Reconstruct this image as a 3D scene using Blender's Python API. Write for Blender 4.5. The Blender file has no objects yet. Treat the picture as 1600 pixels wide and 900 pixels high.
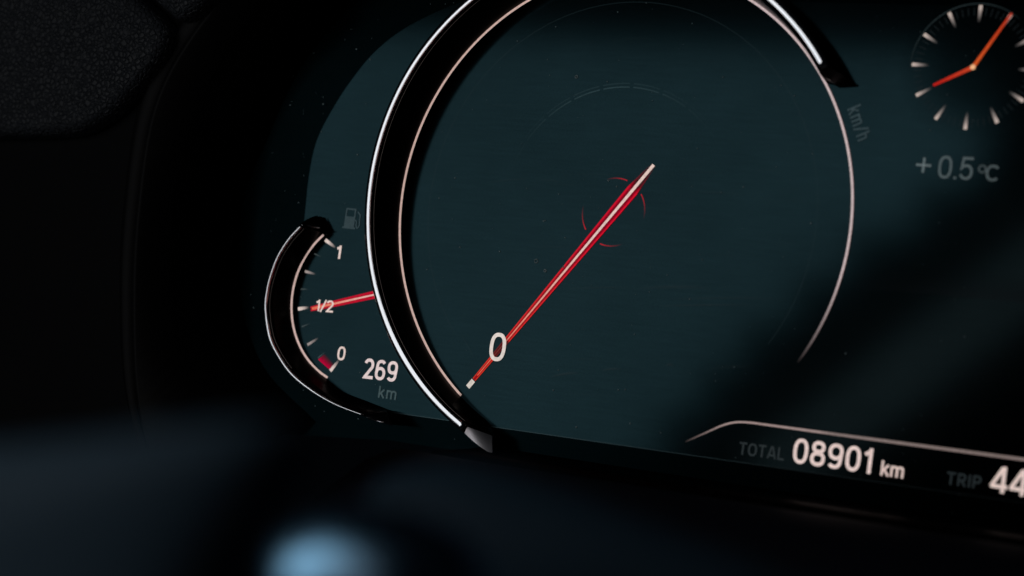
import bpy, math, random
import numpy as np
from mathutils import Matrix, Vector
random.seed(7)
U = 0.06                      # one layout unit = radius of the speedometer ring = 60 mm
S = bpy.context.scene

# ------------------------------------------------------------------ camera
CF, CP, CR = 3.20401, np.array([3.59581, -7.41669, -0.79693]), (-0.49552, 0.05303, 0.13826)
_a, _b, _c = CR
FW = np.array([math.sin(_a)*math.cos(_b), math.cos(_a)*math.cos(_b), math.sin(_b)])
_r = np.array([math.cos(_a), -math.sin(_a), 0.0]); _u = np.cross(_r, FW)
RT = math.cos(_c)*_r + math.sin(_c)*_u
UP = -math.sin(_c)*_r + math.cos(_c)*_u
cam = bpy.data.cameras.new("camera"); co = bpy.data.objects.new("camera", cam)
S.collection.objects.link(co); S.camera = co
cam.sensor_width = 36.0; cam.lens = CF*1000/1600*36.0
cam.clip_start = 0.01; cam.clip_end = 50
co.matrix_world = Matrix(((RT[0], UP[0], -FW[0], CP[0]*U), (RT[1], UP[1], -FW[1], CP[1]*U),
                          (RT[2], UP[2], -FW[2], CP[2]*U), (0, 0, 0, 1)))
cam.dof.use_dof = True
cam.dof.focus_distance = float(np.dot(np.array([-0.45, 0, 0]) - CP, FW))*U
cam.dof.aperture_fstop = 10.0

def P(px, py, h=0.0):
    """point (layout units) at height h in front of the display that lies on the line of sight through a photo pixel"""
    d = FW + RT*(px-800)/(CF*1000) - UP*(py-450)/(CF*1000)
    t = (-h - CP[1])/d[1]
    q = CP + d*t
    return (float(q[0]), float(q[1]), float(q[2]))

# ------------------------------------------------------------------ world, lamps, exposure
w = bpy.data.worlds.new("World"); S.world = w; w.use_nodes = True
w.node_tree.nodes["Background"].inputs[0].default_value = (0.5, 0.7, 1.0, 1)
w.node_tree.nodes["Background"].inputs[1].default_value = 0.0012
S.view_settings.view_transform = 'Standard'; S.view_settings.look = 'None'
S.view_settings.exposure = 0; S.view_settings.gamma = 1
S.cycles.use_denoising = True
S.cycles.max_bounces = 6

def area_lamp(x0, x1, z0, z1, y, radiance, color=(1, 1, 1)):
    """the side window or the added sheen strip: soft light standing behind and left of the camera, facing the display"""
    l = bpy.data.lights.new("reflection_lamp", 'AREA'); l.shape = 'RECTANGLE'
    l.size = (x1-x0)*U; l.size_y = (z1-z0)*U
    l.energy = radiance*math.pi*l.size*l.size_y
    l.color = color
    o = bpy.data.objects.new("reflection_lamp", l); S.collection.objects.link(o)
    o.location = ((x0+x1)/2*U, y*U, (z0+z1)/2*U)
    o.rotation_euler = (math.radians(90), 0, 0)      # local -Z towards +Y
    return o
RAD = 1.05
rows = [(-2.4, -1.95, -4.8), (-1.95, -1.5, -4.2), (-1.5, -1.2, -3.50), (-1.2, -0.7, -3.20), (-0.7, -0.3, -2.90), (-0.3, 0.1, -2.60), (0.1, 0.5, -2.20), (0.5, 0.9, -1.80),
        (0.9, 1.3, -1.30), (1.3, 2.30, -0.85)]
for z0, z1, xr in rows:
    area_lamp(-7.6, xr, z0, z1, -8.0, RAD, (0.96, 0.98, 1.0))
# much dimmer slanting lamp, added to make the faint sheen band on the display
_s = area_lamp(-3.3, 0.3, -0.24, 0.24, -8.2, 0.75, (1.0, 0.72, 0.68))
_s.location = (-1.05*U, -8.2*U, 0.05*U); _s.rotation_euler = (math.radians(90), math.radians(-44), 0)

# ------------------------------------------------------------------ helpers
def lin(c):
    return tuple(((v/255)/12.92 if v/255 <= 0.04045 else ((v/255+0.055)/1.055)**2.4) for v in c)

def mat(name, base=(0.02,)*3, rough=0.5, metal=0.0, spec=0.5, coat=0.0, coat_rough=0.05):
    m = bpy.data.materials.new(name); m.use_nodes = True
    b = m.node_tree.nodes["Principled BSDF"]
    b.inputs["Base Color"].default_value = (*base, 1)
    b.inputs["Roughness"].default_value = rough
    b.inputs["Metallic"].default_value = metal
    b.inputs["Specular IOR Level"].default_value = spec
    b.inputs["Coat Weight"].default_value = coat
    b.inputs["Coat Roughness"].default_value = coat_rough
    return m

def N(m, kind, **kw):
    n = m.node_tree.nodes.new(kind)
    for k, v in kw.items():
        if k in n.inputs: n.inputs[k].default_value = v
        else: setattr(n, k, v)
    return n

def link(m, a, b): m.node_tree.links.new(a, b)

def noise_bump(m, scale, strength, dist, kind='noise', detail=4):
    b = m.node_tree.nodes["Principled BSDF"]
    tc = N(m, "ShaderNodeTexCoord")
    t = N(m, "ShaderNodeTexNoise", Scale=scale, Detail=detail)
    link(m, tc.outputs["Object"], t.inputs["Vector"])
    bp = N(m, "ShaderNodeBump", Strength=strength, Distance=dist)
    link(m, t.outputs["Fac"], bp.inputs["Height"]); link(m, bp.outputs[0], b.inputs["Normal"])
    return t

# LCD panel: weak, hazy, teal tinted reflection of the window
def screen_mat(name, col, rough, var):
    m = mat(name, col, rough, metal=1.0)
    b = m.node_tree.nodes["Principled BSDF"]
    tc = N(m, "ShaderNodeTexCoord")
    n1 = N(m, "ShaderNodeTexNoise", Scale=22.0, Detail=3.0, Roughness=0.55)
    mp = N(m, "ShaderNodeMapping"); mp.inputs["Scale"].default_value = (60, 60, 900)
    mp.inputs["Rotation"].default_value = (0, math.radians(-4), 0)
    n2 = N(m, "ShaderNodeTexNoise", Scale=1.6, Detail=3.0, Roughness=0.6)
    link(m, tc.outputs["Object"], n1.inputs["Vector"]); link(m, tc.outputs["Object"], mp.inputs["Vector"])
    link(m, mp.outputs[0], n2.inputs["Vector"])
    n3 = N(m, "ShaderNodeTexNoise", Scale=2600.0, Detail=2.0)
    link(m, tc.outputs["Object"], n3.inputs["Vector"])
    def rng(src, lo, hi):
        r = N(m, "ShaderNodeMapRange"); r.inputs["From Min"].default_value = 0.3; r.inputs["From Max"].default_value = 0.7
        r.inputs["To Min"].default_value = lo; r.inputs["To Max"].default_value = hi
        link(m, src, r.inputs["Value"]); return r.outputs[0]
    a1 = rng(n1.outputs["Fac"], 1-var, 1+var); a2 = rng(n2.outputs["Fac"], 1-var*0.7, 1+var*0.7); a3 = rng(n3.outputs["Fac"], 1-var*0.9, 1+var*0.9)
    mu = N(m, "ShaderNodeMath", operation='MULTIPLY'); link(m, a1, mu.inputs[0]); link(m, a2, mu.inputs[1])
    mu2 = N(m, "ShaderNodeMath", operation='MULTIPLY'); link(m, mu.outputs[0], mu2.inputs[0]); link(m, a3, mu2.inputs[1])
    vm = N(m, "ShaderNodeVectorMath", operation='SCALE'); vm.inputs[0].default_value = col
    link(m, mu2.outputs[0], vm.inputs["Scale"]); link(m, vm.outputs[0], b.inputs["Base Color"])
    return m
M_LCD = screen_mat("lcd_glass", (0.0074, 0.0185, 0.0222), 0.115, 0.11)
M_MASK = screen_mat("cover_glass", (0.0006, 0.0024, 0.0029), 0.20, 0.10)
M_EDGE = mat("screen_edge", (0.03, 0.05, 0.055), 0.25, metal=1.0)
M_CHROME = mat("chrome", (0.86, 0.87, 0.90), 0.13, metal=1.0)
M_SATIN = mat("satin_chrome", (0.80, 0.80, 0.84), 0.32, metal=1.0)
M_PIANO = mat("piano_black", (0.0010, 0.0010, 0.0012), 0.30, spec=0.05)
M_HIGHLIGHT_BEAD = mat("highlight_bead_metal", (0.075, 0.062, 0.056), 0.22, metal=1.0)
M_WALL = mat("hood_plastic", (0.004, 0.004, 0.0045), 0.6, spec=0.15)
M_TRIM = mat("trim_plastic", (0.0018, 0.0021, 0.0028), 0.6, spec=0.08); noise_bump(M_TRIM, 5000, 0.2, 0.0001)
M_SHELF = mat("gloss_shelf", (0.0012, 0.0012, 0.0014), 0.40, spec=0.08)
M_LIP = mat("lip_plastic", (0.016, 0.019, 0.030), 0.6, spec=0.05)
M_PAD = mat("wheel_leather", (0.125, 0.240, 0.340), 0.6, spec=0.2)
M_HUB = mat("hub_plastic", (0.045, 0.098, 0.148), 0.55, spec=0.12)
M_WTRIM = mat("wheel_trim_metal", (0.33, 0.68, 1.0), 0.30, metal=1.0)
M_DUST = mat("dust", (0.17, 0.21, 0.215), 0.45, metal=1.0, spec=0.1)

# leather: cells with creases
M_LEATHER = mat("leather", (0.026, 0.030, 0.036), 0.5, spec=0.28)
def leather():
    m = M_LEATHER; b = m.node_tree.nodes["Principled BSDF"]
    tc = N(m, "ShaderNodeTexCoord")
    nz = N(m, "ShaderNodeTexNoise", Scale=420.0, Detail=2.0)
    mx = N(m, "ShaderNodeMixRGB"); mx.inputs[0].default_value = 0.0018
    mx.blend_type = 'ADD'
    link(m, tc.outputs["Object"], nz.inputs["Vector"])
    link(m, tc.outputs["Object"], mx.inputs[1]); link(m, nz.outputs["Color"], mx.inputs[2])
    v = N(m, "ShaderNodeTexVoronoi", feature='DISTANCE_TO_EDGE', Scale=700.0)
    link(m, mx.outputs[0], v.inputs["Vector"])
    r = N(m, "ShaderNodeMapRange"); r.inputs["From Max"].default_value = 0.22
    r.interpolation_type = 'SMOOTHSTEP'
    link(m, v.outputs["Distance"], r.inputs["Value"])
    bp = N(m, "ShaderNodeBump", Strength=1.0, Distance=0.00034)
    link(m, r.outputs[0], bp.inputs["Height"]); link(m, bp.outputs[0], b.inputs["Normal"])
leather()

# everything the display shows: emission with a per-vertex colour and coverage
M_PRINT = bpy.data.materials.new("display_graphics"); M_PRINT.use_nodes = True
_t = M_PRINT.node_tree; _t.nodes.clear()
_at = _t.nodes.new("ShaderNodeAttribute"); _at.attribute_name = "glow"
_em = _t.nodes.new("ShaderNodeEmission"); _tr = _t.nodes.new("ShaderNodeBsdfTransparent")
_mx = _t.nodes.new("ShaderNodeMixShader"); _o = _t.nodes.new("ShaderNodeOutputMaterial")
_tc = _t.nodes.new("ShaderNodeTexCoord"); _nz = _t.nodes.new("ShaderNodeTexNoise"); _nz.inputs["Scale"].default_value = 1500.0
_mr = _t.nodes.new("ShaderNodeMapRange"); _mr.inputs["From Min"].default_value = 0.3; _mr.inputs["From Max"].default_value = 0.7
_mr.inputs["To Min"].default_value = 0.82; _mr.inputs["To Max"].default_value = 1.06
_t.links.new(_tc.outputs["Object"], _nz.inputs["Vector"]); _t.links.new(_nz.outputs["Fac"], _mr.inputs["Value"]); _t.links.new(_mr.outputs[0], _em.inputs["Strength"])
_t.links.new(_at.outputs["Color"], _em.inputs[0]); _t.links.new(_at.outputs["Alpha"], _mx.inputs[0])
_t.links.new(_tr.outputs[0], _mx.inputs[1]); _t.links.new(_em.outputs[0], _mx.inputs[2]); _t.links.new(_mx.outputs[0], _o.inputs[0])

def tag(o, label=None, cat=None, group=None, kind=None):
    if label: o["label"] = label
    if cat: o["category"] = cat
    if group: o["group"] = group
    if kind: o["kind"] = kind
    return o

def new_obj(name, verts, faces, m, parent=None, smooth=False, cols=None, scale=U):
    me = bpy.data.meshes.new(name)
    me.from_pydata([tuple(c*scale for c in v) for v in verts], [], faces)
    if cols is not None:
        at = me.color_attributes.new("glow", 'FLOAT_COLOR', 'POINT')
        at.data.foreach_set("color", [c for v in cols for c in v])
    me.materials.append(m)
    if smooth: me.polygons.foreach_set("use_smooth", [True]*len(me.polygons))
    me.update()
    o = bpy.data.objects.new(name, me); S.collection.objects.link(o)
    if parent is not None: o.parent = parent
    return o

def empty(name, loc=(0, 0, 0)):
    o = bpy.data.objects.new(name, None); S.collection.objects.link(o); o.empty_display_size = 0.01
    o.location = loc
    return o

class G:
    """collects flat display graphics as verts/faces/colours; y = minus its layer height"""
    def __init__(s): s.v = []; s.f = []; s.c = []
    def quadstrip(s, L, R, cols, y):
        """L,R lists of (x,z); cols list of (r,g,b,a) per station or (cl,cr)"""
        b = len(s.v)
        for i, (l, r) in enumerate(zip(L, R)):
            c = cols[i] if isinstance(cols, list) else cols
            cl, cr = c if isinstance(c[0], tuple) else (c, c)
            s.v += [(l[0], -y, l[1]), (r[0], -y, r[1])]; s.c += [cl, cr]
        for i in range(len(L)-1):
            k = b+2*i; s.f.append((k, k+1, k+3, k+2))
    def stroke(s, pts, wdt, col, y, closed=False):
        """mitred ribbon along pts; wdt scalar or list"""
        n = len(pts); L = []; R = []
        for i in range(n):
            if closed: a, c = pts[(i-1) % n], pts[(i+1) % n]
            else: a, c = pts[max(0, i-1)], pts[min(n-1, i+1)]
            p = pts[i]
            d1 = np.array([p[0]-a[0], p[1]-a[1]]); d2 = np.array([c[0]-p[0], c[1]-p[1]])
            l1, l2 = np.hypot(*d1), np.hypot(*d2)
            if l1 < 1e-9: d1 = d2; l1 = l2
            if l2 < 1e-9: d2 = d1; l2 = l1
            n1 = np.array([-d1[1], d1[0]])/l1; n2 = np.array([-d2[1], d2[0]])/l2
            m = n1+n2; m /= max(1e-6, np.hypot(*m)); k = min(2.2, 1/max(0.3, float(m@n1)))
            ww = (wdt[i] if isinstance(wdt, list) else wdt)/2*k
            L.append((p[0]+m[0]*ww, p[1]+m[1]*ww)); R.append((p[0]-m[0]*ww, p[1]-m[1]*ww))
        if closed:
            L.append(L[0]); R.append(R[0])
            if isinstance(col, list): col = col+[col[0]]
        s.quadstrip(L, R, col, y)
    def poly(s, pts, col, y):
        b = len(s.v); s.v += [(p[0], -y, p[1]) for p in pts]
        s.c += (col if isinstance(col, list) else [col]*len(pts)); s.f.append(tuple(range(b, b+len(pts))))
    def build(s, name, parent):
        return new_obj(name, s.v, s.f, M_PRINT, parent, cols=s.c)

def E(rgb, a=1.0, k=1.0):
    c = lin(rgb); return (c[0]*k, c[1]*k, c[2]*k, a)

def pol(r, deg, c=(0, 0)):          # clock angle: 0 = up, clockwise
    t = math.radians(deg); return (c[0]+r*math.sin(t), c[1]+r*math.cos(t))

# ------------------------------------------------------------------ lettering (strokes, cap height 1, stroke included)
def arc(cx, cz, rx, rz, a0, a1, n=12, e=2.35):
    out = []
    for i in range(n+1):
        t = math.radians(a0+(a1-a0)*i/n); c, s_ = math.cos(t), math.sin(t)
        out.append((cx+rx*math.copysign(abs(c)**(2/e), c), cz+rz*math.copysign(abs(s_)**(2/e), s_)))
    return out
def glyph(ch, t):
    """list of (points, closed) inside the box x 0..W, z 0..1 ; returns (strokes, W)"""
    h = t/2; T = 1-h; m = 0.5
    if ch in '0O':
        W = 0.56 if ch == '0' else 0.66
        return [(arc(W/2, m, W/2-h, m-h, 90, 450, 40, 2.5)[:-1], True)], W
    if ch == '1': return [([(h*0.7, 0.735), (0.30-h*0.2, T-0.015)], False), ([(0.32-h, 1), (0.32-h, 0)], False)], 0.34
    if ch == '2':
        W = 0.54; return [(arc(W/2, T-0.23, W/2-h, 0.23, 165, -28, 16, 2.2)+[(h+0.05, h+0.05), (h+0.02, h), (W, h)], False)], W
    if ch == '4': W = 0.60; return [([(0.40, T+0.03), (h*0.9, 0.27), (h*0.9+0.01, 0.235), (W, 0.235)], False), ([(0.44, 1.0), (0.44, 0)], False)], W
    if ch == '5':
        W = 0.55; return [([(W-0.03, T), (0.13, T), (h+0.02, 0.50)]+arc(W/2-0.01, 0.34, W/2-h, 0.34-h+0.0, 118, -160, 18, 2.2), False)], W
    if ch == '6':
        W = 0.56; return [(arc(W/2, 0.325, W/2-h, 0.325-h, 90, 450, 28, 2.3)[:-1], True), ([(W-h-0.02, T-0.10)]+arc(W/2+0.02, T-0.22, W/2-h-0.01, 0.22, 50, 170, 10, 2.2)+[(h, 0.33)], False)], W
    if ch == '9':
        W = 0.56; a, _ = glyph('6', t); return [([(W-x, 1-z) for x, z in p], c) for p, c in a], W
    if ch == '8':
        W = 0.56; return [(arc(W/2, 0.29, W/2-h, 0.29-h, 90, 450, 28, 2.3)[:-1], True), (arc(W/2, 0.755, W/2-h-0.03, 0.245-h, 90, 450, 28, 2.3)[:-1], True)], W
    if ch == '/': return [([(h*0.6, -0.04), (0.40, 1.02)], False)], 0.42
    if ch == '.': return [([(h, 0), (h, t)], False)], t
    if ch == '+': return [([(0, 0.47), (0.56, 0.47)], False), ([(0.28, 0.19), (0.28, 0.75)], False)], 0.56
    if ch == 'C': W = 0.62; return [(arc(W/2, m, W/2-h, m-h, 42, 318, 26, 2.3), False)], W
    if ch == 'T': W = 0.56; return [([(0, T), (W, T)], False), ([(W/2, T), (W/2, 0)], False)], W
    if ch == 'A': W = 0.66; return [([(h*0.8, 0), (W/2-0.03, 1)], False), ([(W-h*0.8, 0), (W/2+0.03, 1)], False), ([(0.14, 0.27), (W-0.14, 0.27)], False)], W
    if ch == 'L': W = 0.48; return [([(h, 1), (h, h), (W, h)], False)], W
    if ch == 'I': return [([(h, 1), (h, 0)], False)], t
    if ch in 'PR':
        W = 0.55; st = [([(h, 0), (h, T), (W*0.5, T)]+arc(W*0.5, T-0.235, W*0.5-h, 0.235, 90, -90, 12, 2.2)+[(h, T-0.47)], False)]
        if ch == 'R': st.append(([(W*0.48, T-0.47), (W-h*0.7, 0)], False))
        return st, W
    X = 0.74                        # x-height
    if ch == 'k': return [([(h, 1), (h, 0)], False), ([(h, 0.26), (0.44, X)], False), ([(0.20, 0.42), (0.46, 0)], False)], 0.50
    if ch == 'm':
        W = 0.80; q = (W-t)/2
        return [([(h, X), (h, 0)], False), (arc(h+q/2, X-h-0.14, q/2, 0.14, 180, 0, 10)+[(h+q, 0)], False), (arc(h+1.5*q, X-h-0.14, q/2, 0.14, 180, 0, 10)+[(h+2*q, 0)], False)], W
    if ch == 'h': W = 0.50; return [([(h, 1), (h, 0)], False), ([(h, X-h-0.16)]+arc(W/2, X-h-0.16, W/2-h, 0.16, 180, 0, 12)+[(W-h, 0)], False)], W
    raise ValueError(ch)

def text(name, s_, p0, p1, hgt, t, col, y, parent, gap=0.13, label=None, vert=None):
    """strokes lettering from baseline point p0 to baseline end p1 (x,z); fitted to the length between them"""
    widths = [glyph(c, t)[1] for c in s_]
    total = sum(widths)+gap*(len(s_)-1)
    dx, dz = p1[0]-p0[0], p1[1]-p0[1]; ln = math.hypot(dx, dz); e = (dx/ln, dz/ln); n = (-e[1], e[0])
    if vert: n = vert
    sx = ln/total
    g = G(); x = 0.0; k = 0
    for c, wd in zip(s_, widths):
        for pts, closed in glyph(c, t)[0]:
            k += 1
            q = [(p0[0]+e[0]*(x+a)*sx+n[0]*b*hgt, p0[1]+e[1]*(x+a)*sx+n[1]*b*hgt) for a, b in pts]
            g.stroke(q, t*(hgt*0.5+sx*0.5), col, y+0.00008*k, closed)
        x += wd+gap
    o = g.build(name, parent)
    if label: o["label"] = label
    return o

# ------------------------------------------------------------------ instrument cluster
cluster = empty("instrument_cluster")
tag(cluster, "dark car instrument cluster with lit dials, chrome arcs and red needles", "instrument cluster")

def outline_panel(name, pts, y0, y1, m, parent):
    """a flat plate of real thickness; front face at -y0, back at -y1 (layout units)"""
    n = len(pts); v = [(x, -y0, z) for x, z in pts]+[(x, -y1, z) for x, z in pts]
    f = [tuple(range(n)), tuple(range(2*n-1, n-1, -1))]+[(i, n+i, n+(i+1) % n, (i+1) % n) for i in range(n)]
    return new_obj(name, v, f, m, parent)

def catmull(pts, n, closed=False):
    P_ = [np.array(p, float) for p in pts]; out = []
    if closed: P_ = [P_[-1]]+P_+[P_[0], P_[1]]
    else: P_ = [2*P_[0]-P_[1]]+P_+[2*P_[-1]-P_[-2]]
    for i in range(1, len(P_)-2):
        for k in range(n):
            t = k/n; a, b, c, d = P_[i-1:i+3]
            out.append(0.5*((2*b)+(-a+c)*t+(2*a-5*b+4*c-d)*t*t+(-a+3*b-3*c+d)*t**3))
    if not closed: out.append(P_[-2])
    return [tuple(float(x) for x in p) for p in out]

# cover glass around the lit panel
cv = catmull([(-1.80, 0.20), (-1.88, -0.10), (-1.86, -0.45), (-1.78, -0.85), (-1.55, -1.10)], 8)
cv += [(-0.9, -1.045), (3.2, -1.045), (3.2, 1.25), (-0.9, 1.25)]
cv += catmull([(-1.10, 1.15), (-1.40, 0.95), (-1.66, 0.62), (-1.80, 0.20)], 8)[:-1]
outline_panel("cover_glass", cv, -0.012, -0.06, M_MASK, cluster)
# LCD window
lc = catmull([(-0.70, 0.875), (-0.863, 0.8311), (-1.0855, 0.7261), (-1.235, 0.612), (-1.338, 0.480), (-1.4167, 0.3442), (-1.4759, 0.1986), (-1.490, 0.05), (-1.484, -0.10)], 6)
lc += [pol(0.415, -58-d, (-1.12352, -0.47673)) for d in range(0, 117, 6)]+[(-1.06, -0.9262), (2.9, -0.912), (2.9, 0.9)]
outline_panel("display_screen", lc, 0.0, -0.010, M_LCD, cluster)
g = [(-0.93, -0.9285), (2.9, -0.9145), (2.9, -0.9115), (-0.93, -0.9255)]
outline_panel("screen_edge", g, 0.001, -0.0095, M_EDGE, cluster)

def hgt(x, z): return 0.155-0.020*x+0.038*z

def bezel(root, O, I, wd, tipA, tipB, steps=7, side_out=0.014, crown=0.0012, highlight_bead=0.72):
    """root Empty-less: builds body (black), rim (chrome) and two tips. O: outer crest points (x,y,z); I: inner foot points (x,z).
    tipA/tipB: ((x,y,z) inner, (x,y,z) outer, inner_foot (x,z)) end of each tip"""
    prof_v = []; n = len(O); npf = 8
    def section(o, i, h, w=wd, so=side_out):
        d = np.array([i[0]-o[0], i[1]-o[2]]); L = np.hypot(*d); d = d/L
        o2 = np.array([o[0], o[2]]); out = []
        K = o2+d*w
        rest = L-w
        seq = [(o2-d*so, 0.002), (o2-d*so*0.35, h*0.86), (o2-d*0.002, h-0.006), (K+d*0.002, h-0.006), (K+d*0.006, h-0.014),
               (K+d*0.011, h-0.013), (K+d*max(0.018, rest*0.35), h*0.80), (o2+d*L, 0.002)]
        return [(float(q[0]), -float(y), float(q[1])) for q, y in seq], d
    V = []; 
    def add(sec): V.extend(sec)
    # end A collapsed section
    def endsec(tip):
        inn, out, foot = tip
        fo = (out[0], -0.002, out[2])
        return [fo, (out[0], out[1]*0.6, out[2]), (out[0], out[1]+0.016, out[2]), (inn[0], inn[1]+0.016, inn[2]), (inn[0], inn[1]*0.9, inn[2]),
                ((inn[0]+foot[0])/2, inn[1]*0.8, (inn[2]+foot[1])/2), (foot[0], inn[1]*0.5, foot[1]), (foot[0], -0.002, foot[1])]
    secs = [section(O[k], I[k], -O[k][1])[0] for k in range(n)]
    def blend(a, b, t): return [tuple(a[j][q]*(1-t)+b[j][q]*t for q in range(3)) for j in range(npf)]
    eA, eB = endsec(tipA), endsec(tipB)
    allsec = [blend(eA, secs[0], t/steps) for t in range(steps)]+secs+[blend(secs[-1], eB, t/steps) for t in range(1, steps+1)]
    for s_ in allsec: add(s_)
    F = []
    for a in range(len(allsec)-1):
        for j in range(npf-1):
            k = a*npf+j; F.append((k, k+1, k+npf+1, k+npf))
    F.append(tuple(range(npf))); F.append(tuple(range(len(allsec)*npf-1, (len(allsec)-1)*npf-1, -1)))
    body = new_obj("bezel", V, F, M_PIANO, root, smooth=False)
    # chrome rim: solid strip with a slightly crowned top
    V = []; F = []; q = 7
    for k in range(n):
        o, i = O[k], I[k]; d = np.array([i[0]-o[0], i[1]-o[2]]); d /= np.hypot(*d)
        taper = 1.0
        for t, dy in ((0, -0.010), (0.0, -0.002), (0.12, 0.0), (0.5, crown), (0.88, 0.0), (1.0, -0.002), (1.0, -0.010)):
            p = np.array([o[0], o[2]])+d*wd*t*taper
            V.append((float(p[0]), o[1]-dy, float(p[1])))
    for a in range(n-1):
        for j in range(q-1): k = a*q+j; F.append((k, k+1, k+q+1, k+q))
    F.append(tuple(range(q))); F.append(tuple(range(n*q-1, (n-1)*q-1, -1)))
    rim = new_obj("chrome_rim", V, F, M_CHROME, root, smooth=True)
    if highlight_bead:  # thin strip added to carry the brownish highlight inside the chrome rim
        V = []; F = []
        nb = int(n*highlight_bead)
        for k in range(nb):
            o, i = O[k], I[k]; d = np.array([i[0]-o[0], i[1]-o[2]]); d /= np.hypot(*d)
            for t, dy in ((wd+0.005, 0.020), (wd+0.006, 0.0125), (wd+0.0085, 0.0115), (wd+0.011, 0.0125), (wd+0.012, 0.020)):
                V.append((float(o[0]+d[0]*t), o[1]+dy, float(o[2]+d[1]*t)))
        for a in range(nb-1):
            for j in range(4): k = a*5+j; F.append((k, k+1, k+6, k+5))
        F.append(tuple(range(5))); F.append(tuple(range(nb*5-1, (nb-1)*5-1, -1)))
        new_obj("highlight_bead", V, F, M_HIGHLIGHT_BEAD, root, smooth=True)
    tips = []
    for o, i, tip, sgn in ((O[0], I[0], tipA, 1), (O[-1], I[-1], tipB, -1)):
        d = np.array([i[0]-o[0], i[1]-o[2]]); d /= np.hypot(*d)
        k_in = np.array([o[0]+d[0]*wd*0.9, o[1]+0.001, o[2]+d[1]*wd*0.9]); k_out = np.array(o)+np.array([d[0]*wd*0.1, 0.001, d[1]*wd*0.1])
        inn, out = np.array(tip[0]), np.array(tip[1])
        V = []; m_ = 9
        for s_ in range(m_):
            t = 0.06+0.94*s_/(m_-1); b_ = math.sin(math.pi*t)*0.10
            pi = k_in*(1-t)+inn*t; po = k_out*(1-t)+out*t
            wid = po-pi; po = po+(out-inn)*b_
            up_ = np.array([0, -0.004, 0]); dn_ = np.array([0, 0.004, 0])
            V += [tuple(pi+up_), tuple(po+up_)]+[tuple(pi+up_), tuple(pi+dn_), tuple(po+up_), tuple(po+dn_)]
            V.insert(len(V)-5, tuple((pi+po)/2+up_*1.6))
        F = []
        for a in range(m_-1):
            k = 7*a; F += [(k, k+1, k+8, k+7), (k+1, k+2, k+9, k+8), (k+3, k+10, k+11, k+4), (k+5, k+6, k+13, k+12)]
        e_ = 7*(m_-1); F += [(3, 4, 6, 5), (e_+3, e_+5, e_+6, e_+4)]
        tips.append((V, F))
    return body, rim, tips

# ---- speedometer
RING_A, RING_B = -144.6, 121.0
speedo = G()
st = []
for i in range(241):
    d = RING_A+(RING_B-RING_A)*i/240
    fade = 1.0 if d < 98 else max(0.0, 1-(d-98)/23.0)**1.15
    if d < RING_A+0.8: fade = 0.6
    st.append((d, fade))
r0, r1, r2 = 0.9960, 1.0058, 1.0105
k_ = [(E((204, 174, 164) if d < 0 else (200, 180, 180), f, 1.0)) for d, f in st]
speedo.quadstrip([pol(r1, d) for d, _ in st], [pol(r0, d) for d, _ in st], k_, 0.0012)
speedo.quadstrip([pol(r2, d) for d, _ in st], [pol(r1, d) for d, _ in st],
                 [((0.0, 0.0, 0.0, 0.0), E((110, 40, 24), 0.40*f)) for d, f in st], 0.0012)
speedometer = speedo.build("speedometer", cluster)
speedometer["label"] = "large round speedometer dial with thin pale ring"

def p_h(px, py, h): return P(px, py, h)
ang = np.linspace(-153.6, 55.6, 130)
O = []; I = []
for d in ang:
    x, z = pol(1.0735, d); h = hgt(x, z); O.append((x, -h, z)); I.append(pol(1.0065, d))
tA = (p_h(770, 681, 0.090), p_h(770, 710, 0.112), P(770, 669, 0.0)[::2])
tB = (p_h(1306, 134, 0.02), p_h(1338, 134, 0.01), P(1297, 128, 0.0)[::2])
body, rim, tips = bezel(speedometer, O, I, 0.0305, tA, tB)
for (V, F), m in zip(tips, (M_SATIN, M_PIANO)):
    new_obj("bezel_tip", V, F, m, speedometer, smooth=True)

# faint inner circles
g = G()
for seg0 in range(-75, 90, 15):
    for rr, base in ((0.5115, 1.0), (0.5265, 0.45)):
        pts = []; cl = []
        for i in range(15):
            d = seg0+0.9+(15-1.8)*i/14
            k = math.exp(-((d+12)/34)**2)*base
            pts.append(pol(rr, d+0.5)); cl.append(E((62, 84, 88), 0.38*k))
        g.stroke(pts, 0.0055, cl, 0.001)
g.build("inner_scale_arc", speedometer)
g = G(); pts = []; cl = []
for i in range(121):
    d = -130+i*2.1; pts.append(pol(0.862, d)); cl.append(E((52, 66, 70), 0.12))
g.stroke(pts, 0.004, cl, 0.001); g.build("faint_guide_circle", speedometer)

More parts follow.
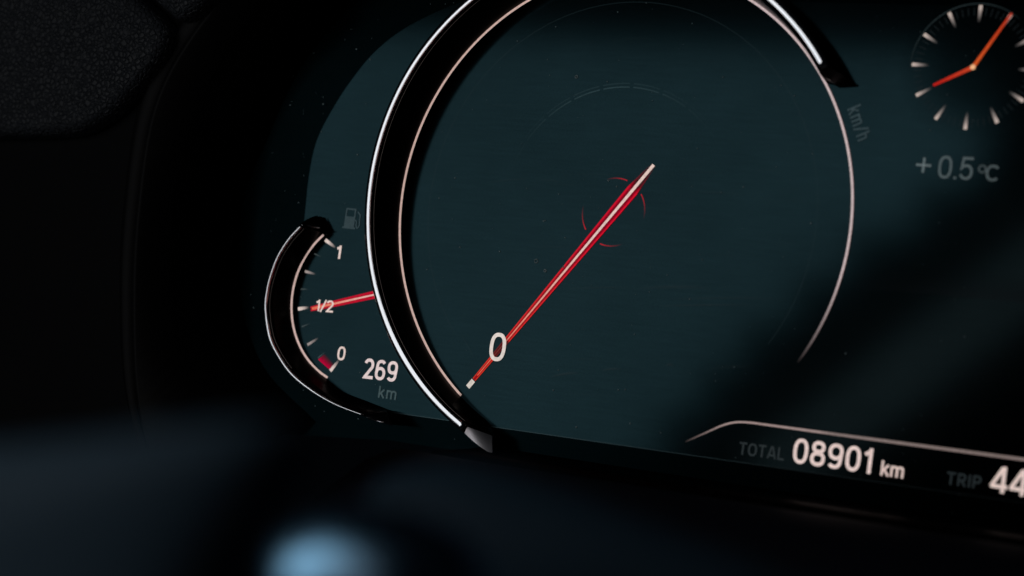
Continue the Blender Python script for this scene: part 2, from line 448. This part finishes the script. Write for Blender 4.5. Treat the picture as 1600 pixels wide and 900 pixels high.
# needle
T0 = np.array([-0.5290, -0.7440]); T1 = np.array([0.1500, 0.2030])
ax = (T1-T0)/np.hypot(*(T1-T0)); nx = np.array([-ax[1], ax[0]]); LN = np.hypot(*(T1-T0))
g = G()
fr = [0.0, 0.04, 0.104, 0.112, 0.185, 0.193, 0.30, 0.40, 0.55, 0.70, 0.80, 0.885, 0.915, 0.955, 1.0]
lanes = [-1.0, -0.86, -0.58, -0.30, 0.0, 0.30, 0.58, 0.86, 1.0]
def needle_row(f):
    hw = 0.0090+0.0180*min(1, f/0.85)-0.016*max(0, (f-0.885)/0.115)
    row = []
    for l in lanes:
        a = abs(l)
        warm = max(0.0, 1-f*1.5)
        edge = np.array(lin((224, 22+45*warm, 48)))
        mid = np.array(lin((150+50*warm, 6+38*warm, 32)))
        ctr = np.array(lin((120+40*warm, 4+10*warm, 26)))
        c = edge if 0.8 < a < 0.95 else (edge*0.55 if a >= 0.95 else (mid if a > 0.5 else ctr))
        al = 0.96
        if f > 0.885: al = max(0.0, 1-(f-0.885)/0.115)*0.55; c = c*0.5
        if 0.11 <= f <= 0.19: al = 0.40; c = c*0.45     # dims inside the numeral
        if f < 0.01: al = 0.8
        p = T0+ax*LN*f+nx*hw*l
        row.append(((float(p[0]), float(p[1])), (float(c[0]), float(c[1]), float(c[2]), al)))
    return row
rows_ = [needle_row(f) for f in fr]
for j in range(len(lanes)-1):
    g.quadstrip([r[j][0] for r in rows_], [r[j+1][0] for r in rows_], [(r[j][1], r[j+1][1]) for r in rows_], 0.0030)
nd = g.build("needle", speedometer); nd["label"] = "long red needle resting at zero"
g = G(); pts = []; ws = []; cl = []
for i in range(40):
    f = 0.02+0.98*i/39; p = T0+ax*LN*f; pts.append((float(p[0]), float(p[1])))
    ws.append(0.0042+0.0105*max(0, f-0.05)**1.1)
    u = min(1, f/0.62)
    c = (225+8*u, 95+110*u, 70+125*u)
    al = 0.95 if not (0.11 < f < 0.19) else 0.15
    cl.append(E(c, al))
g.stroke(pts, ws, cl, 0.0036); g.build("needle_line", speedometer)
# pale block at the tip of the needle
g = G(); a = T0-ax*0.004; b = T0-ax*0.042
g.stroke([tuple(map(float, a)), tuple(map(float, b))], 0.021, E((214, 204, 194)), 0.0030); g.build("zero_mark", speedometer)
# broken red hub ring
g = G()
for s0, s1 in ((72, 112), (36, -8), (216, 172), (253, 296)):      # math angles
    pts = []; cl = []
    for i in range(16):
        a = math.radians(s0+(s1-s0)*i/15); pts.append((0.1383*math.cos(a), 0.1383*math.sin(a)))
        cl.append(E((190, 40, 52), 0.8*(1-i/15)**1.5))
    g.stroke(pts, 0.0050, cl, 0.0022)
g.build("hub_ring", speedometer)
WARM = (226, 204, 196)
text("numeral", "0", (-0.4765, -0.6560), (-0.4000, -0.6560), 0.1165, 0.128, E((224, 212, 204)), 0.0048, speedometer)
q0 = P(1324, 171); q1 = P(1341, 222)
text("unit_text", "km/h", (q0[0], q0[2]), (q1[0], q1[2]), 0.056, 0.15, E((52, 66, 70), 0.9), 0.002, speedometer)

# ---- fuel gauge
FC = (-1.12352, -0.47673); FR = 0.36327
def parc(px, py): return P(px, py)[::2]
g = G(); pts = []; cl = []
A0 = math.degrees(math.atan2(P(505.6, 366.3)[0]-FC[0], P(505.6, 366.3)[2]-FC[1]))
A1 = math.degrees(math.atan2(P(511.9, 590.3)[0]-FC[0], P(511.9, 590.3)[2]-FC[1]))
for i in range(70):
    d = A0+(A1-A0-0)*i/69 if A1 < A0 else A0-(360-(A1-A0))*i/69
    pts.append(pol(FR, d, FC)); cl.append(E((214, 184, 176), 0.95 if i > 0 else 0.6))
g.stroke(pts, 0.0098, cl, 0.0012)
fuel = g.build("fuel_gauge", cluster); fuel["label"] = "small fuel gauge at half with open chrome arc"
tick_px = [((508.5, 374.8), (524.5, 387), 2), ((491.5, 396.5), (502.8, 401.6), 0), ((476.7, 423.9), (493.4, 428.6), 1), ((470.3, 451.7), (483, 452.2), 0),
           ((466, 482.9), (483, 480.2), 2), ((471.8, 510.7), (485.1, 505.2), 0), ((480.7, 539), (497.8, 528), 1), ((497.2, 559.2), (509.2, 549.5), 0), ((516.2, 579.7), (529.9, 562.8), 2)]
for a, b, lv in tick_px:
    p, q = parc(*a), parc(*b); g = G()
    c = [(96, 106, 106), (176, 162, 158), (226, 206, 198)][lv]; wd = [0.0055, 0.012, 0.0155][lv]
    pts = [tuple(np.array(p)*(1-t)+np.array(q)*t) for t in (0, 0.35, 0.7, 1)]
    al = [0.45, 0.8, 1.0][lv]
    g.stroke(pts, [wd, wd*0.95, wd*0.75, wd*0.5], [E(c, al), E(c, al*0.85), E(c, al*0.4), E(c, 0.0)], 0.0016)
    g.build("tick", fuel)
g = G(); q = [parc(497.2, 561.8), parc(514.8, 577.2), parc(522, 568.5), parc(508.5, 552.5)]
g.poly([(float(a), float(b)) for a, b in q], [E((196, 6, 58), 1), E((196, 6, 58), 1), E((150, 6, 50), 0.0), E((120, 6, 40), 0.0)], 0.0014)
g.build("low_fuel_mark", fuel)
# needle of the gauge
a, b = np.array(parc(485.8, 482.8)), np.array(parc(590, 459.5)); ax2 = (b-a)/np.hypot(*(b-a)); n2 = np.array([-ax2[1], ax2[0]])
g = G(); R = []
for t, hw in ((0, 0.0105), (0.15, 0.0125), (0.5, 0.0150), (1, 0.0180)):
    R.append([a*(1-t)+b*t+n2*hw*l for l in (-1, -0.75, 0, 0.75, 1)])
for j in range(4):
    cc = [(E((205, 22, 48), 0.5), E((200, 16, 46), 1)), (E((200, 16, 46)), E((150, 8, 32))), (E((150, 8, 32)), E((200, 16, 46))), (E((200, 16, 46), 1), E((205, 22, 48), 0.5))][j]
    g.quadstrip([tuple(map(float, r[j])) for r in R], [tuple(map(float, r[j+1])) for r in R], [cc]*4, 0.0020)
g.build("needle", fuel)
g = G(); pts = [tuple(map(float, a*(1-t)+b*t)) for t in (0.02, 0.3, 0.6, 1)]
g.stroke(pts, [0.012, 0.009, 0.008, 0.007], [E((226, 110, 84)), E((226, 130, 104)), E((230, 168, 150)), E((226, 190, 180))], 0.0024); g.build("needle_line", fuel)
text("numeral", "1", (-1.2920, -0.3065), (-1.2640, -0.3065), 0.0585, 0.155, E(WARM), 0.003, fuel)
text("numeral", "1/2", (-1.3560, -0.5420), (-1.2640, -0.5395), 0.0510, 0.14, E(WARM), 0.003, fuel, gap=0.02)
text("numeral", "0", (-1.2110, -0.7385), (-1.1700, -0.7385), 0.0590, 0.145, E(WARM), 0.003, fuel)
text("range_text", "269", (-1.0670, -0.8015), (-0.8985, -0.7985), 0.0865, 0.150, E((226, 206, 204)), 0.003, fuel, gap=0.09)
text("unit_text", "km", (-0.9790, -0.8735), (-0.8890, -0.8735), 0.0500, 0.14, E((66, 82, 84), 0.9), 0.002, fuel)
# fuel pump pictogram
g = G(); dk = E((52, 66, 70), 0.95)
x0, x1, zt, zb = -1.2720, -1.2200, -0.0830, -0.1720
g.quadstrip([(x0, zt), (x0, zt-0.036)], [(x0+0.007, zt), (x0+0.007, zt-0.036)], dk, 0.0016)
g.quadstrip([(x1-0.007, zt), (x1-0.007, zt-0.036)], [(x1, zt), (x1, zt-0.036)], dk, 0.0016)
g.quadstrip([(x0+0.007, zt), (x0+0.007, zt-0.007)], [(x1-0.007, zt), (x1-0.007, zt-0.007)], dk, 0.0016)
g.quadstrip([(x0, zt-0.036), (x0, zb+0.008)], [(x1, zt-0.036), (x1, zb+0.008)], dk, 0.0016)
g.quadstrip([(x0-0.007, zb+0.008), (x0-0.007, zb)], [(x1+0.007, zb+0.008), (x1+0.007, zb)], dk, 0.0016)
g.stroke(catmull([(x1+0.009, zt-0.012), (x1+0.023, zt-0.026), (x1+0.024, zt-0.048), (x1+0.026, zb+0.018), (x1+0.016, zb+0.006), (x1+0.010, zb+0.018), (x1+0.009, zb+0.034), (x1+0.001, zb+0.040)], 5), 0.0058, dk, 0.0019)
g.build("fuel_pump_icon", fuel)
# chrome arc of the gauge
FH = 0.125
crest_px = [(469.2, 350.2), (449.9, 371), (432.9, 397.5), (421.6, 425.8), (415, 452.3), (412.1, 482), (418, 525.9), (432.8, 557.6), (453.9, 587.1), (485.6, 612.4), (523.5, 633.6), (571, 651.5)]
foot_px = [(503.0, 363.0), (484.0, 389.5), (469.0, 414.5), (459.4, 439), (453.9, 465.5), (453.9, 489.1), (460.6, 524.8), (475.4, 556.4), (492.5, 576.5), (512, 593), (538, 612.5), (574, 627)]
O = catmull([P(x, y, FH) for x, y in crest_px], 7)
I = catmull([P(x, y)[::2] for x, y in foot_px], 7)
tA = (P(500.5, 356, 0.055), P(496, 337, 0.04), P(503, 357, 0.0)[::2])
tB = (P(603, 643.5, 0.084), P(613.5, 663.5, 0.100), P(611, 641.5, 0.0)[::2])
body, rim, tips = bezel(fuel, O, I, 0.0145, tA, tB, side_out=0.010, crown=0.0008)
M_DARKTIP = mat("dark_gloss_tip", (0.060, 0.060, 0.066), 0.3, metal=1.0)
for (V, F), m in zip(tips, (M_DARKTIP, M_DARKTIP)):
    new_obj("bezel_tip", V, F, m, fuel, smooth=True)
# bright lower edges of the tips
def rod(name, a, b, r, m, parent):
    a, b = np.array(a), np.array(b); d = (b-a)/np.linalg.norm(b-a)
    u_ = np.cross(d, [0, 1, 0.1]); u_ /= np.linalg.norm(u_); v_ = np.cross(d, u_)
    V = []; n = 8
    for p in (a, b):
        for i in range(n):
            t = 2*math.pi*i/n; V.append(tuple(p+r*(math.cos(t)*u_+math.sin(t)*v_)))
    F = [(i, (i+1) % n, n+(i+1) % n, n+i) for i in range(n)]+[tuple(range(n-1, -1, -1)), tuple(range(n, 2*n))]
    return new_obj(name, V, F, m, parent, smooth=True)
rod("tip_edge", P(471.5, 351.3, FH-0.004), P(500, 355.8, 0.064), 0.0028, M_SATIN, fuel)
rod("tip_edge", P(575, 653.6, FH-0.001), P(613, 664.2, 0.114), 0.0030, M_CHROME, fuel)

# ---- clock
CX, CZ, CRR = 1.3924, 0.6575, 0.2342
g = G()
n = 48; disc = [pol(CRR*0.78, 360*i/n, (CX, CZ)) for i in range(n)]
for r_in, r_out, a_in, a_out in ((0.0, 0.45, 0.50, 0.42), (0.45, 0.80, 0.42, 0.20), (0.80, 1.25, 0.20, 0.0)):  # face gradient; its soft dark also paints the weaker reflection around the clock
    g.quadstrip([pol(CRR*r_out, 360*i/n, (CX, CZ)) for i in range(n+1)], [pol(max(1e-4, CRR*r_in), 360*i/n, (CX, CZ)) for i in range(n+1)],
                [((0.0004, 0.0012, 0.0014, a_out), (0.0004, 0.0012, 0.0014, a_in))]*(n+1), 0.0008)
clock = g.build("clock", cluster); clock["label"] = "small dim analogue clock face with orange hands"
g = G(); pts = []; cl = []
for i in range(91):
    d = -95+i*1.5; pts.append(pol(CRR*1.03, d, (CX, CZ))); cl.append(E((40, 50, 52), 0.75*math.sin(math.pi*i/90)**0.6))
g.stroke(pts, 0.005, cl, 0.0012); g.build("clock_rim", clock)
t0 = None
for hh in range(12):
    if t0 is None:
        g = G()
        g.stroke([(0, 0), (0, -0.2*0.068), (0, -0.6*0.068), (0, -0.068)], [0.0135, 0.0135, 0.0105, 0.007], [E((196, 178, 168), 0.95), E((190, 172, 164), 0.9), E((140, 130, 126), 0.6), E((90, 90, 90), 0.0)], 0.0)
        t0 = g.build("tick", clock); o = t0
    else:
        o = t0.copy(); S.collection.objects.link(o); o.parent = clock
    x, z = pol(CRR*1.005, hh*30, (CX, CZ))
    o.location = (x*U, -0.0018*U, z*U); o.rotation_euler = (0, math.radians(hh*30), 0)
g = G()
for k in range(60):
    if k % 5:
        for_a = pol(CRR*0.97, k*6, (CX, CZ)); to_a = pol(CRR*0.84, k*6, (CX, CZ))
        g.stroke([for_a, to_a], 0.0035, E((38, 44, 46), 0.42), 0.0014)
mt = g.build("minute_ticks", clock); mt["kind"] = "stuff"
cpt = np.array([CX, CZ])
def hand(name, tip_px, wd, c0, c1):
    tip = np.array(parc(*tip_px)); g = G()
    P_ = [cpt*(1-t)+tip*t for t in (0, 0.25, 0.6, 1)]
    g.stroke([tuple(map(float, p)) for p in P_], [wd*1.15, wd, wd*0.9, wd*0.7], [E(tuple(np.array(c0)*(1-t)+np.array(c1)*t)) for t in (0, 0.25, 0.6, 1)], 0.0026)
    return g.build(name, clock)
hand("minute_hand", (1581, 21), 0.0130, (206, 86, 36), (176, 46, 26))
hand("hour_hand", (1458.5, 133.5), 0.0145, (196, 68, 38), (180, 28, 24))
g = G(); g.poly([pol(0.0105, i*30, (CX, CZ)) for i in range(12)], E((240, 180, 130)), 0.0040); g.build("centre_cap", clock)

# ---- outside temperature
g = G(); TC = (112, 124, 126)
tem = text("temperature_readout", "+", (1.2235, 0.2300), (1.2815, 0.2300), 0.1020, 0.09, E(TC, 0.6), 0.002, cluster)
tem["label"] = "dim grey temperature readout below the clock"
text("digits", "0.5", (1.3100, 0.2335), (1.4430, 0.2345), 0.0850, 0.11, E(TC, 0.42), 0.002, tem, gap=0.10)
g = G(); g.stroke([pol(0.0130, i*20, (1.4760, 0.2790)) for i in range(18)], 0.0062, E(TC, 0.28), 0.002, True); g.build("degree_sign", tem)
text("unit_text", "C", (1.4895, 0.2370), (1.5450, 0.2370), 0.0590, 0.13, E(TC, 0.36), 0.002, tem)

# ---- trip computer line
pl = [(0.4428, -0.8739), (0.5206, -0.829), (0.5889, -0.7901), (0.6414, -0.7712), (0.70, -0.7650), (0.7861, -0.7645), (1.1384, -0.7645), (1.76, -0.7625), (2.6, -0.762)]
pts = catmull(pl, 8); g = G(); cl = []; ws = []
for x, z in pts:
    f = min(1, max(0, (x-0.44)/0.16)); cl.append(E((168, 146, 142) if x < 1.0 else (138, 122, 118), 0.9*f)); ws.append(0.0065+0.0040*min(1, max(0, (x-0.5)/0.7)))
g.stroke(pts, ws, cl, 0.0014)
trip = g.build("trip_computer", cluster); trip["label"] = "odometer row under a thin pale line"
text("caption_text", "TOTAL", (0.6700, -0.8915), (0.8560, -0.8905), 0.0480, 0.145, E((42, 48, 50), 0.95), 0.002, trip, gap=0.10)
text("odometer_text", "08901", (0.8895, -0.8935), (1.2040, -0.8935), 0.0945, 0.140, E((226, 202, 196)), 0.003, trip, gap=0.09)
text("unit_text", "km", (1.2390, -0.8930), (1.3280, -0.8930), 0.0560, 0.15, E((218, 194, 186)), 0.003, trip, gap=0.06)
text("caption_text", "TRIP", (1.4895, -0.8910), (1.6190, -0.8905), 0.0465, 0.145, E((36, 42, 44), 0.95), 0.002, trip, gap=0.13)
text("trip_text", "44", (1.6510, -0.8940), (1.7860, -0.8940), 0.0950, 0.140, E((222, 200, 192)), 0.003, trip, gap=0.07)

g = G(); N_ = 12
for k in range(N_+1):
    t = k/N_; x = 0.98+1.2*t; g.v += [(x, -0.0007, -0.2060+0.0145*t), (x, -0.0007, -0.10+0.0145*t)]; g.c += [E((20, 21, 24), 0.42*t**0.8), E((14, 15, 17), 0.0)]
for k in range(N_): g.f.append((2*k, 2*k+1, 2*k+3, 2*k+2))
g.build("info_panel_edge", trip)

# ------------------------------------------------------------------ dust on the glass
V = []; F = []
def speck(x, z, r, y=0.003):
    b = len(V); V.append((x, -y-r*0.12, z)); n = 6
    for i in range(n):
        a = 2*math.pi*i/n+random.random()*0.5; k = r*(0.7+0.5*random.random()); V.append((x+k*math.cos(a), -y, z+k*math.sin(a)))
    for i in range(n): F.append((b, b+1+i, b+1+(i+1) % n))
for _ in range(330):
    x = random.uniform(-1.75, 1.6); z = random.uniform(-1.0, 0.9)
    if 0.93 < math.hypot(x, z) < 1.12: continue
    speck(x, z, 0.0012+0.0026*random.random()**4)
for cx, cz, R_ in ((-0.2501, 0.5424, 0.0055), (-0.3179, -0.2288, 0.0075), (-0.2708, -0.2642, 0.005), (-0.19, -0.24, 0.003)):
    for i in range(9):
        a = i/9*2*math.pi; speck(cx+R_*math.cos(a), cz+R_*math.sin(a), 0.0024)
du = new_obj("dust", V, F, M_DUST)
tag(du, "scattered pale dust specks on the dark display glass", "dust", kind="stuff")

# greasy wipe marks: a thin film that catches a little more of the window
M_FILM = mat("wipe_film", (0.05, 0.07, 0.075), 0.30, metal=1.0)
_t = M_FILM.node_tree; _at = _t.nodes.new("ShaderNodeAttribute"); _at.attribute_name = "glow"
_tr = _t.nodes.new("ShaderNodeBsdfTransparent"); _mx = _t.nodes.new("ShaderNodeMixShader")
_t.links.new(_at.outputs["Alpha"], _mx.inputs[0]); _t.links.new(_tr.outputs[0], _mx.inputs[1])
_t.links.new(_t.nodes["Principled BSDF"].outputs[0], _mx.inputs[2]); _t.links.new(_mx.outputs[0], _t.nodes["Material Output"].inputs[0])
g = G()
def smear(xa, ya, xb, yb, wd, a, k):
    p, q = np.array(P(xa, ya)[::2]), np.array(P(xb, yb)[::2]); n_ = 7
    pts = [p*(1-t)+q*t+np.array([0, math.sin(t*3.1)*wd*0.8]) for t in np.linspace(0, 1, n_)]
    d = q-p; d = np.array([-d[1], d[0]])/np.hypot(*d)*wd
    for sg in (1, -1):
        g.quadstrip([tuple(map(float, z_)) for z_ in pts], [tuple(map(float, z_+d*sg)) for z_ in pts],
                    [((1, 1, 1, a*math.sin(math.pi*t)), (1, 1, 1, 0.0)) for t in np.linspace(0, 1, n_)], 0.0056+0.00005*k)
for k, m_ in enumerate([(1017, 479, 1182, 477, 0.004, 0.26), (1040, 468, 1232, 467, 0.006, 0.14), (990, 452, 1115, 451, 0.010, 0.15), (858, 590, 906, 583, 0.007, 0.26),
                        (938, 580, 972, 577, 0.006, 0.25), (1040, 571, 1054, 572, 0.006, 0.3), (880, 452, 990, 450, 0.005, 0.12), (1100, 578, 1180, 574, 0.008, 0.10), (720, 520, 742, 560, 0.003, 0.16)]):
    smear(*m_, k)
for k in range(26):
    x_, y_ = random.uniform(660, 1230), random.uniform(60, 650); l_ = random.uniform(20, 90)
    smear(x_, y_, x_+l_, y_+random.uniform(-6, 4), random.uniform(0.002, 0.006), random.uniform(0.04, 0.11), 10+k)
fm = new_obj("wipe_marks", g.v, g.f, M_FILM, cols=g.c)
tag(fm, "faint horizontal wipe marks smeared across the dark display glass", "smudge", kind="stuff")

# ------------------------------------------------------------------ hood around the cluster
def loft(name, curves, m, parent=None, thick=None):
    n = len(curves[0]); V = [p for c in curves for p in c]; F = []
    for a in range(len(curves)-1):
        for j in range(n-1): k = a*n+j; F.append((k, k+1, k+n+1, k+n))
    o = new_obj(name, V, F, m, parent, smooth=True)
    if thick:
        md = o.modifiers.new("thickness", 'SOLIDIFY'); md.thickness = thick*U; md.offset = -1
    return o
K = 6
cA = catmull([(0.9, 0.02, 1.20), (-0.2, 0.02, 1.18), (-0.9, 0.02, 1.10), (-1.30, 0.02, 0.93), (-1.62, 0.02, 0.58), (-1.78, 0.02, 0.18), (-1.855, 0.02, -0.12), (-1.80, 0.02, -0.50), (-1.62, 0.02, -0.82), (-1.30, 0.02, -1.03)], K)
lipY = 0.42
lip_px = [(1150, -330), (800, -260), (560, -150), (400, -60), (300, 50), (238, 170), (212, 330), (205, 480), (215, 640), (260, 800)]
cB = catmull([P(x, y, lipY) for x, y in lip_px], K)
mid = [tuple(np.array(a)*0.5+np.array(b)*0.5+np.array([-0.10, 0, 0.03])) for a, b in zip(cA, cB)]
cC = [tuple(np.array(b)+np.array([-0.035, -0.02, 0.02])) for b in cB]
cD = [tuple(np.array(b)+np.array([-0.09, 0.02, 0.05])) for b in cB]
hood = empty("instrument_hood"); tag(hood, "smooth black hood wall curving round the left of the instrument cluster", "dashboard hood")
loft("inner_wall", [cA, mid, cB], M_WALL, hood, 0.03)
loft("lip", [cB, cC, cD, [tuple(np.array(b)+np.array([-0.12, 0.25, 0.07])) for b in cB]], M_WALL, hood)

# smooth trim panel beyond the lip, below the leather
tp = [(-60, 120), (330, -80), (420, -160)]
def pad(name, outline, h, m, parent, ins=((0, -0.16), (0.012, -0.07), (0.035, -0.022), (0.075, -0.005), (0.13, 0.0)), tilt=(0, 0)):
    """rounded pad: outline in photo pixels at height h, edges rolled back"""
    base = [P(x, y, h) for x, y in outline]; n = len(base)
    xz = np.array([(p[0], p[2]) for p in base])
    area = 0.5*sum(xz[i][0]*xz[(i+1) % n][1]-xz[(i+1) % n][0]*xz[i][1] for i in range(n)); sg = 1 if area > 0 else -1
    nr = []
    for i in range(n):
        a, b = xz[i-1], xz[(i+1) % n]; d = b-a; d = d/max(1e-9, np.hypot(*d)); nr.append(np.array([-d[1], d[0]])*sg)
    V = []
    for off, dep in ins:
        for i in range(n):
            q = xz[i]+nr[i]*off; V.append((float(q[0]), -h-dep+tilt[0]*(q[0]+2.5)+tilt[1]*q[1], float(q[1])))
    F = []
    for a in range(len(ins)-1):
        for j in range(n): k = a*n+j; k2 = a*n+(j+1) % n; F.append((k, k2, k2+n, k+n))
    F.append(tuple(range((len(ins)-1)*n, len(ins)*n)))
    return new_obj(name, V, F, m, parent, smooth=True)
dash = empty("dashboard"); tag(dash, "black grained leather dashboard corner above smooth dark trim", "dashboard")
ol = catmull([(-1100, 240), (-400, 220), (-40, 213), (60, 211), (112, 206), (152, 187), (186, 158), (222, 117), (252, 74), (259, 46), (243, 22), (222, 2), (190, -30), (120, -110), (-160, -250), (-1100, -300)], 6, closed=True)
pad("leather_panel", ol, 0.52, M_LEATHER, dash, ((0, -0.10), (0.006, -0.045), (0.018, -0.015), (0.040, -0.004), (0.07, 0.0)))
ol = catmull([(206, -30), (232, -2), (254, 18), (270, 30), (290, 24), (316, 2), (370, -60), (300, -140), (160, -100)], 6, closed=True)
pad("leather_strip", ol, 0.52, M_LEATHER, dash, ((0, -0.10), (0.006, -0.045), (0.018, -0.015), (0.040, -0.004), (0.07, 0.0)))
V = [P(-1300, -400, 0.40), P(520, -300, 0.40), P(340, 0, 0.40), P(262, 100, 0.40), P(226, 210, 0.40), P(205, 350, 0.40), P(200, 480, 0.40), P(206, 640, 0.40), P(260, 850, 0.40), P(260, 1100, 0.40), P(-1300, 1100, 0.40)]
fw = [(x-0.02, y+0.10, z) for x, y, z in V]
n = len(V)
new_obj("trim_panel", V+fw, [tuple(range(n)), tuple(range(2*n-1, n-1, -1))]+[(i, n+i, n+(i+1) % n, (i+1) % n) for i in range(n)], M_TRIM, dash)

# ------------------------------------------------------------------ shelf and lip under the display
low = empty("lower_surround"); tag(low, "dark glossy ledge and soft lip running below the display", "dashboard trim")
def prism(name, prof, x0, x1, m, parent, zslope=0.0, nseg=20):
    """profile (y,z) swept along x"""
    V = []; F = []; q = len(prof)
    for s_ in range(nseg+1):
        x = x0+(x1-x0)*s_/nseg
        for y, z in prof: V.append((x, y, z+zslope*(x-x0)))
    for a in range(nseg):
        for j in range(q-1): k = a*q+j; F.append((k, k+1, k+q+1, k+q))
    F.append(tuple(range(q))); F.append(tuple(range(nseg*q+q-1, nseg*q-1, -1)))
    return new_obj(name, V, F, m, parent, smooth=True)
prism("gloss_ledge", [(0.03, -1.00), (0.0, -1.012), (-0.10, -1.025), (-0.40, -1.045), (-0.45, -1.2), (0.03, -1.2)], -0.45, 3.3, M_SHELF, low)
prism("soft_lip", [(-0.42, -1.10), (-0.47, -1.065), (-0.53, -1.052), (-0.62, -1.058), (-0.80, -1.10), (-1.1, -1.25), (-1.4, -1.6), (-0.42, -1.6)], -0.5, 3.3, M_LIP, low)

# ------------------------------------------------------------------ steering wheel, close to the camera and far out of focus
wheel = empty("steering_wheel"); tag(wheel, "blurred dark steering wheel spoke with pale blue metal accent, nearest the camera", "steering wheel")
def blob(name, outline, h, m, depth, c=None, flat=2.6):
    """soft rounded body: outline in photo pixels at height h, domed towards the viewer and closed at the back"""
    base = [P(x, y, h) for x, y in outline]; n = len(base)
    cx_, cz_ = (P(*c, h)[::2] if c else (sum(p[0] for p in base)/n, sum(p[2] for p in base)/n))
    V = []; F = []; lv = [1.0, 0.985, 0.95, 0.90, 0.82, 0.72, 0.60, 0.45, 0.28, 0.12]
    for t in lv:
        up = depth*(1-t**flat)**(1/flat)
        V += [(cx_+(p[0]-cx_)*t, -h-up+0.0, cz_+(p[2]-cz_)*t) for p in base]
    q = len(lv)
    for a in range(q-1):
        for j in range(n): k = a*n+j; k2 = a*n+(j+1) % n; F.append((k, k2, k2+n, k+n))
    F.append(tuple(range((q-1)*n, q*n)))
    b = len(V); V += [(cx_+(p[0]-cx_)*0.96, -h+depth*0.5, cz_+(p[2]-cz_)*0.96) for p in base]
    for j in range(n): F.append((j, b+j, b+(j+1) % n, (j+1) % n))
    F.append(tuple(range(b+n-1, b-1, -1)))
    return new_obj(name, V, F, m, wheel, smooth=True)
blob("spoke", catmull([(-900, 770), (-300, 715), (60, 690), (330, 662), (440, 655), (485, 690), (455, 770), (400, 870), (350, 980), (250, 1150), (-900, 1200)], 6, closed=True), 5.1, M_PAD, 0.11, (-150, 930), 3.2)
blob("hub_cover", catmull([(560, 810), (620, 740), (740, 720), (900, 760), (1080, 830), (1250, 900), (1400, 1000), (1200, 1300), (420, 1300), (470, 900)], 6, closed=True), 4.1, M_HUB, 0.12, (850, 1050), 3.0)
blob("metal_accent", catmull([(425, 885), (465, 815), (560, 782), (680, 815), (740, 890), (745, 1020), (590, 1110), (445, 1020)], 6, closed=True), 4.5, M_WTRIM, 0.13, (590, 965), 2.1)
